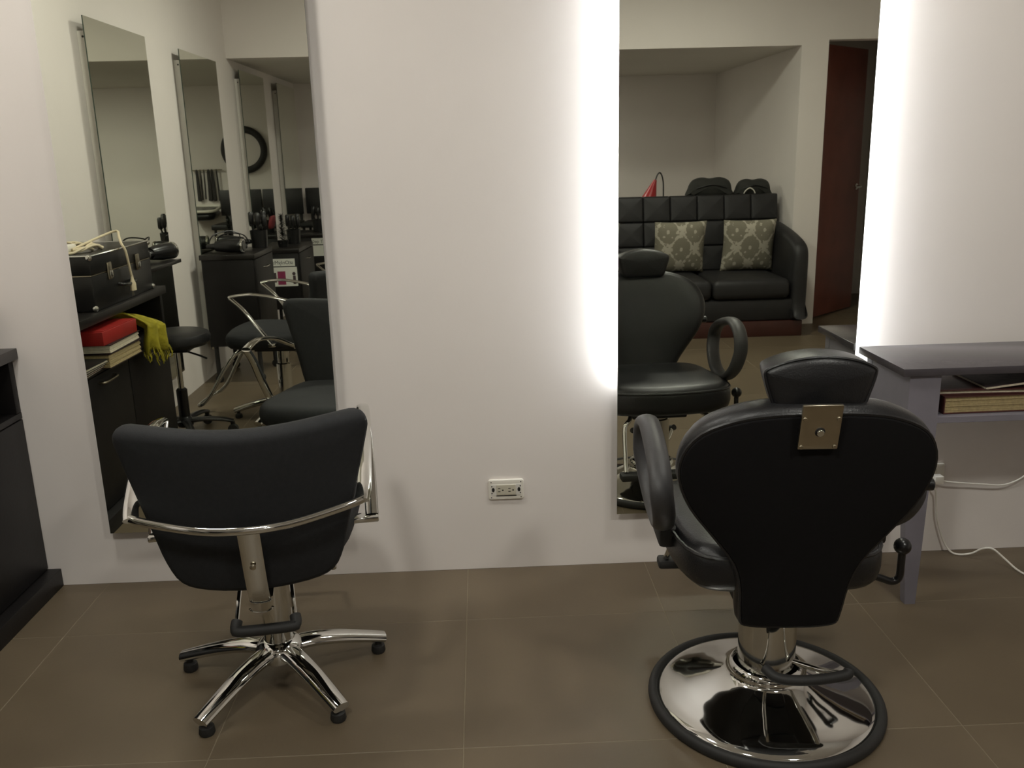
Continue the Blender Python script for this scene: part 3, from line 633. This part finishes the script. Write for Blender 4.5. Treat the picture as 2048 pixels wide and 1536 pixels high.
# ================================================================== ROLLING STOOL
t = thing('rolling_stool', 'black round rolling stool standing past the black cabinet', 'stool', (-1.45, RY(1.62), 0))
part('seat', G().lathe([(0.10, 0.475), (0.150, 0.480), (0.166, 0.497), (0.168, 0.520), (0.160, 0.538), (0.13, 0.549), (0.07, 0.553), (0.003, 0.554)], n=40), 'black_leather', t)
part('seat_plate', G().box((-0.08, -0.08, 0.455), (0.08, 0.08, 0.476), bev=0.003), 'black_plastic', t)
part('gas_rod', G().lathe([(0.014, 0.22), (0.014, 0.456)], n=18), 'chrome', t)
part('column', G().lathe([(0.027, 0.075), (0.027, 0.25), (0.020, 0.258)], n=24), 'black_plastic', t)
part('height_lever', G().tube([(0.03, 0.0, 0.452), (0.13, 0.06, 0.435), (0.17, 0.085, 0.425)], 0.005, 8), 'black_plastic', t)
part('hub', G().lathe([(0.036, 0.06), (0.040, 0.07), (0.036, 0.10), (0.028, 0.112)], n=24), 'black_plastic', t)
for k in range(5):
    a = math.radians(-8 + 72 * k); c, s = math.cos(a), math.sin(a)
    lg = part('base_leg', G().tube([(p.x * c, p.x * s, p.z) for p in spline([(0.02, 0, 0.088), (0.10, 0, 0.090), (0.18, 0, 0.082), (0.235, 0, 0.068)], 4)], lambda q: (0.022 - 0.006 * q, 0.014 - 0.004 * q), 10, upv=(0, 0, 1)), 'black_plastic', t)
    part('caster', G().lathe([(0.024, -0.012), (0.026, -0.009), (0.026, 0.009), (0.024, 0.012)], (0.23 * c, 0.23 * s, 0.026), 16, axis='y').box((0.23 * c - 0.009, 0.23 * s - 0.009, 0.045), (0.23 * c + 0.009, 0.23 * s + 0.009, 0.066)), 'rubber', lg)

# ================================================================== STATION CABINETS ALONG THE SIDE WALL
def station(label, yv0, yv1, Z=0.805):
    t = thing('station_cabinet', label, 'cabinet', (-1.635, RY(yv1), 0), 0, 'black rolling station cabinets along the side wall')
    L = yv1 - yv0; D = 0.335
    part('table_top', cb((0, 0, Z - 0.03), (D, L, Z)), 'black_laminate', t)
    part('body', cb((0.008, 0.012, 0.235), (D - 0.012, L - 0.012, Z - 0.03)), 'black_wood', t)
    dr = part('door', cb((D - 0.012, 0.014, 0.24), (D + 0.002, L - 0.014, Z - 0.035)), 'black_wood', t)
    part('handle', G().tube([(D + 0.002, L / 2 - 0.05, Z - 0.1), (D + 0.02, L / 2 - 0.045, Z - 0.1), (D + 0.02, L / 2 + 0.045, Z - 0.1), (D + 0.002, L / 2 + 0.05, Z - 0.1)], 0.004, 8), 'chrome', dr)
    for x in (0.035, D - 0.035):
        for y in (0.04, L - 0.04):
            part('leg', G().lathe([(0.014, 0.05), (0.014, 0.235)], (x, y, 0), 12).lathe([(0.022, -0.010), (0.025, -0.007), (0.025, 0.007), (0.022, 0.010)], (x, y, 0.025), 14, axis='y').box((x - 0.008, y - 0.013, 0.025), (x + 0.008, y - 0.010, 0.055)).box((x - 0.008, y + 0.010, 0.025), (x + 0.008, y + 0.013, 0.055)).box((x - 0.008, y - 0.013, 0.052), (x + 0.008, y + 0.013, 0.058)), 'rubber', t)
    return t
station('black rolling cabinet topped with hair dryers by the second side mirror', 2.72, 3.20)
station('black rolling cabinet with a pasted leaflet by the third side mirror', 4.07, 4.65, 0.70)
station('farthest black rolling cabinet with a small white notice', 5.38, 5.86, 0.70)
def notice(label, yv, x0, x1, z0, z1, txt, full):
    y = RY(yv) + 0.0005 - 0.012
    t = thing('paper_notice', label, 'notice', ((x0 + x1) / 2, y, (z0 + z1) / 2))
    hw, hh = (x1 - x0) / 2, (z1 - z0) / 2
    lab = part('title_strip', G().box((-hw + 0.012, 0.0003, hh - 0.056), (hw - 0.012, 0.0013, hh)), 'paper', t, smooth=False)
    part('lettering', text_mesh(txt, 0.040, lambda x, yy, zz: (-x, 0.0018, hh - 0.030 + yy)), 'ink', lab, smooth=False)
    sh = part('sheet', G().box((-hw, 0.0003, -hh), (hw, 0.0013, hh - 0.064)), 'paper', t, smooth=False)
    if full:
        # print seen from the side wall aisle: the sheet faces the lit wall, so its left is +x
        part('photo', G().box((-hw + 0.045, 0.0014, -hh + 0.03), (-hw + 0.105, 0.0018, -hh + 0.105)), 'photo_print', sh, smooth=False)
        part('magenta_panel', G().box((-hw + 0.115, 0.0014, -hh + 0.012), (-hw + 0.175, 0.0018, -hh + 0.115)), 'magenta_print', sh, smooth=False)
        part('teal_panel', G().box((-hw + 0.008, 0.0014, -hh + 0.03), (-hw + 0.038, 0.0018, -hh + 0.105)), 'teal_print', sh, smooth=False)
        part('figure', G().box((hw - 0.035, 0.0014, -hh + 0.015), (hw - 0.014, 0.0018, -hh + 0.08)).lathe([(0.013, 0.0014), (0.013, 0.0018)], (hw - 0.026, 0, -hh + 0.095), 16, axis='y'), 'photo_print', sh, smooth=False)
notice('white leaflet with pink and photo panels on a rolling cabinet side', 4.07, -1.595, -1.33, 0.415, 0.625, 'stOnIyMajlen', True)
notice('small white notice on the farthest rolling cabinet side', 5.38, -1.46, -1.32, 0.50, 0.66, 'kT qeO', False)

# shelf below the nearest side mirror and hair dryers
t = thing('mirror_shelf', 'slim black shelf fixed before the nearest side mirror', 'shelf', (-1.648, RY(1.93), 0.855))
part('board', cb((0, 0, 0), (0.17, 0.44, 0.018)), 'black_laminate', t)
for y in (0.06, 0.36): part('bracket', G().box((0, y, -0.09), (0.006, y + 0.02, 0)).box((0, y, -0.012), (0.14, y + 0.02, 0)), 'black_plastic', t, smooth=False)
def dryer(label, loc, rz, roll=0):
    """Lying on its side: barrel along local x, handle along local y."""
    t = thing('hair_dryer', label, 'hair dryer', loc, rz, 'black hair dryers by the side mirrors')
    part('barrel', G().lathe([(0.030, -0.085), (0.040, -0.075), (0.043, -0.05), (0.042, 0.0), (0.036, 0.05), (0.031, 0.085), (0.029, 0.09)], (0, 0, 0.044), 24, axis='x'), 'black_plastic', t)
    part('nozzle', G().lathe([(0.029, 0.09), (0.030, 0.10), (0.022, 0.14), (0.020, 0.142)], (0, 0, 0.044), 20, axis='x', sx=1.0, sy=0.6), 'black_plastic', t)
    part('rear_ring', G().lathe([(0.041, -0.082), (0.044, -0.078), (0.044, -0.070), (0.041, -0.068)], (0, 0, 0.044), 24, axis='x'), 'chrome', t)
    part('handle', G().tube(spline([(-0.025, 0.03, 0.040), (-0.03, 0.08, 0.034), (-0.04, 0.13, 0.028), (-0.045, 0.155, 0.026)], 4), lambda q: (0.021 - 0.004 * q, 0.017), 12, upv=(0, 0, 1)), 'black_plastic', t)
    part('cable', G().tube(spline([(-0.046, 0.15, 0.026), (-0.065, 0.165, 0.05), (-0.045, 0.13, 0.100), (0.02, 0.05, 0.118), (0.075, 0.02, 0.095), (0.085, 0.065, 0.045), (0.06, 0.095, 0.012), (0.01, 0.115, 0.008), (0.0, 0.085, 0.010), (0.04, 0.075, 0.012)], 5), 0.0038, 7), 'black_plastic', t)
    return t
dryer('black hair dryer on the slim shelf nearest the tool case', (-1.565, RY(1.62), 0.8745), math.radians(70))
dryer('black hair dryer at the far end of the slim shelf', (-1.545, RY(1.85), 0.8745), math.radians(110))
dryer('black hair dryer at the near edge of the rolling cabinet', (-1.46, RY(2.80), 0.8065), math.radians(182))
dryer('black hair dryer behind the first on the rolling cabinet', (-1.54, RY(3.09), 0.8065), math.radians(8))
t = thing('tinsel_tree', 'small dark spiky tinsel tree with red cloth on the leaflet cabinet', 'plant', (-1.45, RY(4.23), 0.701))
part('pot', G().lathe([(0.035, 0), (0.045, 0.05), (0.043, 0.052)], n=18), 'black_plastic', t)
g = G()
for k in range(420):
    h_ = random.uniform(0.04, 0.24); r = 0.105 * (1 - (h_ - 0.04) / 0.28); a = random.uniform(0, 2 * PI)
    p = Vector((0, 0, h_)); q = Vector((r * math.cos(a), r * math.sin(a), h_ + random.uniform(-0.02, 0.03)))
    sd = Vector((-math.sin(a), math.cos(a), 0)) * 0.004
    g.add([p + sd, p - sd, q], [(0, 1, 2)])
part('needles', g, 'tinsel', t, smooth=False, recalc=False)['kind'] = 'stuff'
part('bow', G().cushion(rrect(0.15, 0.10, 0.04, 3), -0.012, 0.012, lambda x, z, wv: (-0.07 + wv + 0.2 * z, x, 0.19 + z), edge=0.01, puff=0.006), 'dull_red_cloth', t, label='dull red cloth')
def brush_pot(label, x, yv, z):
    t = thing('brush_holder', label, 'brush holder', (x, RY(yv), z), 0, 'brush holders on the rolling cabinets')
    part('cup', G().lathe([(0.05, 0), (0.056, 0.11), (0.052, 0.112), (0.047, 0.02)], n=20), 'black_plastic', t)
    for k in range(6):
        a = 2 * PI * k / 6 + 0.3; r0 = 0.018; r1 = 0.045
        h_ = part('brush', G().tube([(r0 * math.cos(a), r0 * math.sin(a), 0.03), (r1 * math.cos(a), r1 * math.sin(a), 0.14 + 0.01 * (k % 3))], 0.006, 8).lathe([(0.012, 0.135), (0.017, 0.145), (0.017, 0.20), (0.010, 0.21)], (r1 * math.cos(a), r1 * math.sin(a), 0.01 * (k % 3)), 10), 'black_plastic', t)
brush_pot('black brush holder beside the hair dryers on the rolling cabinet', -1.362, 3.135, 0.806)
brush_pot('black brush holder beside the tinsel tree on the leaflet cabinet', -1.42, 4.50, 0.701)
brush_pot('black brush holder on the farthest rolling cabinet', -1.42, 5.65, 0.701)

# ================================================================== ALCOVE: HIGH CHAIRS, RING, HAIR RACK, BASIN
for k, cx in enumerate((-1.44, -1.017)):
    t = thing('high_chair', ['tall black chair in the alcove corner', 'tall black chair beside the corner chair under the ring'][k], 'chair', (cx, RY(6.12), 0), 0, 'tall black chairs along the alcove wall')
    hw = 0.205
    part('seat', G().box((-hw, -0.19, 0.715), (hw, 0.20, 0.765), bev=0.012), 'black_vinyl', t)
    part('backrest', G().box((-hw, -0.215, 0.825), (hw, -0.185, 1.075), bev=0.008), 'black_vinyl', t)
    for s in (-1, 1): part('back_post', G().box((s * (hw - 0.05) - 0.014, -0.222, 0.70), (s * (hw - 0.05) + 0.014, -0.212, 0.90)), 'black_plastic', t, smooth=False)
    for sx in (-1, 1):
        for sy in (-1, 1): part('leg', G().tube([(sx * (hw - 0.03), sy * 0.165, 0.716), (sx * (hw - 0.01), sy * 0.18, 0)], 0.013, 8), 'black_plastic', t)
    part('stretcher', G().box((-hw + 0.02, 0.165, 0.28), (hw - 0.02, 0.18, 0.30)).box((-hw + 0.02, -0.18, 0.28), (hw - 0.02, -0.165, 0.30)), 'black_plastic', t, smooth=False)
t = thing('wall_ring', 'large black ring hung on the alcove wall above the tall chairs', 'wall ring', (-1.07, YB, 1.455))
part('ring', G().tube([(0.195 * math.cos(a), -0.034 + 0.068, 0.195 * math.sin(a)) for a in [2 * PI * k / 48 for k in range(48)]], (0.033, 0.030), 12, upv=(0, 1, 0), closed=True), 'rubber', t)
part('hook', G().tube([(0, 0.0, 0.165), (0, 0.03, 0.163), (0, 0.04, 0.172)], 0.004, 6), 'steel', t)
t = thing('hair_rack', 'wall rail with hanging dark hair extensions above the wash basin', 'rack', (-0.68, YB, 1.27))
part('rail', G().tube([(-0.15, 0.03, 0), (0.15, 0.03, 0)], 0.006, 8).tube([(-0.14, 0, 0), (-0.14, 0.03, 0)], 0.005, 6).tube([(0.14, 0, 0), (0.14, 0.03, 0)], 0.005, 6), 'steel', t)
for k, (x, wd, ln) in enumerate([(-0.10, 0.016, 0.31), (-0.052, 0.03, 0.31), (-0.015, 0.034, 0.31), (0.03, 0.012, 0.29), (0.062, 0.010, 0.30), (0.095, 0.030, 0.31)]):
    part('hair_swatch', G().cushion(rrect(wd, ln, wd * 0.3, 2), -0.006, 0.006, lambda u, v, wv: (x + u * (1 + 0.25 * math.sin(30 * v)) + 0.004 * math.sin(14 * v + k), 0.030 + wv, v - ln / 2 + 0.008), edge=0.004, rings=8), 'hair', t)
t = thing('wash_basin', 'black wash basin with pale rim on the alcove wall', 'basin', (-0.63, YB, 0.80))
out = rrect(0.33, 0.30, 0.08, 5, 0, 0.155)
def bas(x, y, z): return (x, y, z + 0.12 - 0.13 * y)
part('bowl', G().cushion(rrect(0.305, 0.275, 0.07, 5, 0, 0.155), -0.10, -0.004, bas, edge=0.05), 'black_plastic', t)
part('rim', G().tube([bas(x, y, 0.0) for x, y in out], 0.014, 8, closed=True), 'white_plastic', t)
part('wall_bracket', G().box((-0.10, 0, 0.0), (0.10, 0.06, 0.09), bev=0.004), 'black_plastic', t)

# ================================================================== SOFA
SX0, SX1 = 0.47, 2.452
sy_f, sy_b = RY(3.60), RY(4.50)         # front / rear of the sofa in room depth
t = thing('sofa', 'black tufted leather sofa with sloping arms under the alcove beam', 'sofa', ((SX0 + SX1) / 2, sy_b, 0))
SW = SX1 - SX0; SD = sy_f - sy_b
part('plinth', G().box((-SW / 2 + 0.03, 0.04, 0), (SW / 2 - 0.03, SD - 0.01, 0.115), bev=0.004), 'sofa_plinth', t, label='dark red brown wooden plinth')
part('seat_base', G().box((-SW / 2 + 0.02, 0.05, 0.116), (SW / 2 - 0.02, SD - 0.02, 0.275), bev=0.02), 'sofa_leather', t)
for k in range(3):
    w_ = (SW - 0.25) / 3; x0 = -SW / 2 + 0.125 + k * w_
    part('seat_cushion', G().cushion(rrect(w_ - 0.006, SD - 0.26, 0.04, 4, x0 + w_ / 2, (SD - 0.26) / 2 + 0.26), 0.276, 0.425, lambda x, y, z: (x, y, z), edge=0.045, puff=0.008), 'sofa_leather', t)
bkz = [(0.425, 0.615), (0.618, 0.805), (0.808, 1.0)]
part('back_frame', G().box((-SW / 2 + 0.03, 0.0, 0.116), (SW / 2 - 0.03, 0.15, 0.975), bev=0.02), 'sofa_leather', t)
nc = 9; cw = (SW - 0.07) / nc
for r, (z0, z1) in enumerate(bkz):
    for c in range(nc):
        xc = -SW / 2 + 0.035 + (c + 0.5) * cw
        part('tuft_panel', G().cushion(rrect(cw - 0.003, z1 - z0 - 0.001, 0.008, 2, xc, (z0 + z1) / 2), 0.0, 0.075, lambda x, z, wv: (x, 0.145 + wv + 0.10 * (1.0 - z) / 0.58, z), edge=0.012, puff=0.006, rings=3), 'sofa_leather', t)
for s in (-1, 1):
    prof = [(0.02, 0.118), (SD - 0.02, 0.118), (SD + 0.0, 0.20), (SD + 0.01, 0.50), (SD - 0.005, 0.63), (SD - 0.08, 0.69), (SD - 0.25, 0.735), (SD - 0.50, 0.775), (0.16, 0.80), (0.03, 0.79)]
    po = [tuple(p)[:2] for p in spline([(a, b, 0) for a, b in prof], 3, True)]
    part('arm', G().cushion(po, -0.055, 0.055, lambda y, z, wv: (s * (SW / 2 - 0.060) + wv, y, z), edge=0.042, puff=0.004), 'sofa_leather', t)
sofa_c = (SX0 + SX1) / 2
def pillow(label, x, yv, rz=0.0, tilt=0.0, sz=0.40):
    o = thing('pillow', label, 'pillow', (x, RY(yv), 0.437), rz, 'damask pillows on the sofa')
    n = 14; vs = []; g = G()
    def pm(u, v, s): 
        e = (1 - abs(u) ** 2.6) * (1 - abs(v) ** 2.6); pin = 1 - 0.05 * (1 - abs(u) ** 2) * abs(v) ** 3 * 0 
        x_ = u * sz / 2 * (1 - 0.045 * (1 - v * v)); z_ = v * sz / 2 * (1 - 0.045 * (1 - u * u))
        return Vector((x_, s * (0.006 + 0.055 * max(0, e) ** 0.6), z_))
    for s in (1, -1):
        b0 = len(g.v); g.add([pm(-1 + 2 * i / n, -1 + 2 * j / n, s) for i in range(n + 1) for j in range(n + 1)],
              [(i * (n + 1) + j, i * (n + 1) + j + 1, (i + 1) * (n + 1) + j + 1, (i + 1) * (n + 1) + j) for i in range(n) for j in range(n)])
    N1 = (n + 1) ** 2; ed = [i * (n + 1) for i in range(n)] + [n * (n + 1) + j for j in range(n)] + [(n - i) * (n + 1) + n for i in range(n)] + [n - j for j in range(n)]
    for a, b in zip(ed, ed[1:] + ed[:1]): g.f.append((a, b, b + N1, a + N1)); g.m.append(0)
    c = part('cushion_cover', g, 'damask', o, angle=60); c.location = (0, 0, sz / 2 * math.cos(tilt) - 0.005); c.rotation_euler = (tilt, 0, 0)
    return o
pillow('grey damask pillow nearest the sofa arm by the door', 2.128, 4.05, math.radians(2), math.radians(-11))
pillow('grey damask pillow in the middle of the sofa', 1.595, 4.05, math.radians(-3), math.radians(-11))
pillow('grey damask pillow at the far half of the sofa', 0.93, 4.05, math.radians(3), math.radians(-11))
# bags resting on the sofa back
def bag(name, label, x, yv, w_, h_, d_, sk):
    o = thing(name, label, 'bag', (x, RY(yv), 0.982))
    pr = [(-0.5, 0.0), (0.5, 0.0), (0.53, 0.35), (0.46, 0.80), (0.25, 1.0), (0.0, 0.94), (-0.2, 1.0), (-0.42, 0.85), (-0.53, 0.4)]
    po = [tuple(p)[:2] for p in spline([(a * w_, b * h_, 0) for a, b in pr], 3, True)]
    part('bag_body', G().cushion(po, -d_ / 2, d_ / 2, lambda u, v, wv: (u + sk * v, wv, v), edge=min(0.05, d_ * 0.4), puff=0.01), 'bag_cloth', o)
    part('zip_flap', G().tube(spline([(-w_ * 0.36, d_ / 2 + 0.006, h_ * 0.45), (0, d_ / 2 + 0.014, h_ * 0.62), (w_ * 0.36, d_ / 2 + 0.006, h_ * 0.45)], 6), 0.005, 6), 'black_plastic', o)
    return o
bag('travel_bag', 'larger slumped dark bag on the sofa back', 1.915, 4.44, 0.33, 0.150, 0.13, 0.0)
b2 = bag('travel_bag', 'smaller dark bag with white strap on the sofa back by the wall', 2.262, 4.44, 0.26, 0.130, 0.13, 0.0)
part('strap', G().tube(spline([(-0.09, 0.075, 0.02), (-0.075, 0.080, 0.045), (-0.045, 0.082, 0.062), (-0.015, 0.080, 0.045), (0.0, 0.075, 0.02)], 5), 0.0045, 6), 'white_plastic', b2, label='white strap loop')
# gooseneck lamp behind the sofa
t = thing('gooseneck_lamp', 'red gooseneck floor lamp standing behind the sofa', 'lamp', (1.66, RY(5.0), 0))
part('base', G().lathe([(0.12, 0), (0.12, 0.015), (0.10, 0.022), (0.012, 0.028)], n=28), 'black_plastic', t)
part('pole', G().tube(spline([(0, 0, 0.02), (0, 0, 0.5), (0, 0, 0.98), (-0.006, 0, 1.10), (-0.028, 0, 1.160), (-0.052, 0, 1.150), (-0.072, 0, 1.10)], 6), 0.006, 8), 'black_plastic', t)
sh = [(0.014, 0.0), (0.018, -0.02), (0.05, -0.12), (0.065, -0.17), (0.062, -0.17), (0.047, -0.12), (0.014, -0.02)]
so2 = part('lamp_shade', G().lathe(sh, (0, 0, 0), 24), 'red_lamp', t); so2.location = (-0.072, 0, 1.105); so2.rotation_euler = (0, math.radians(18), 0)
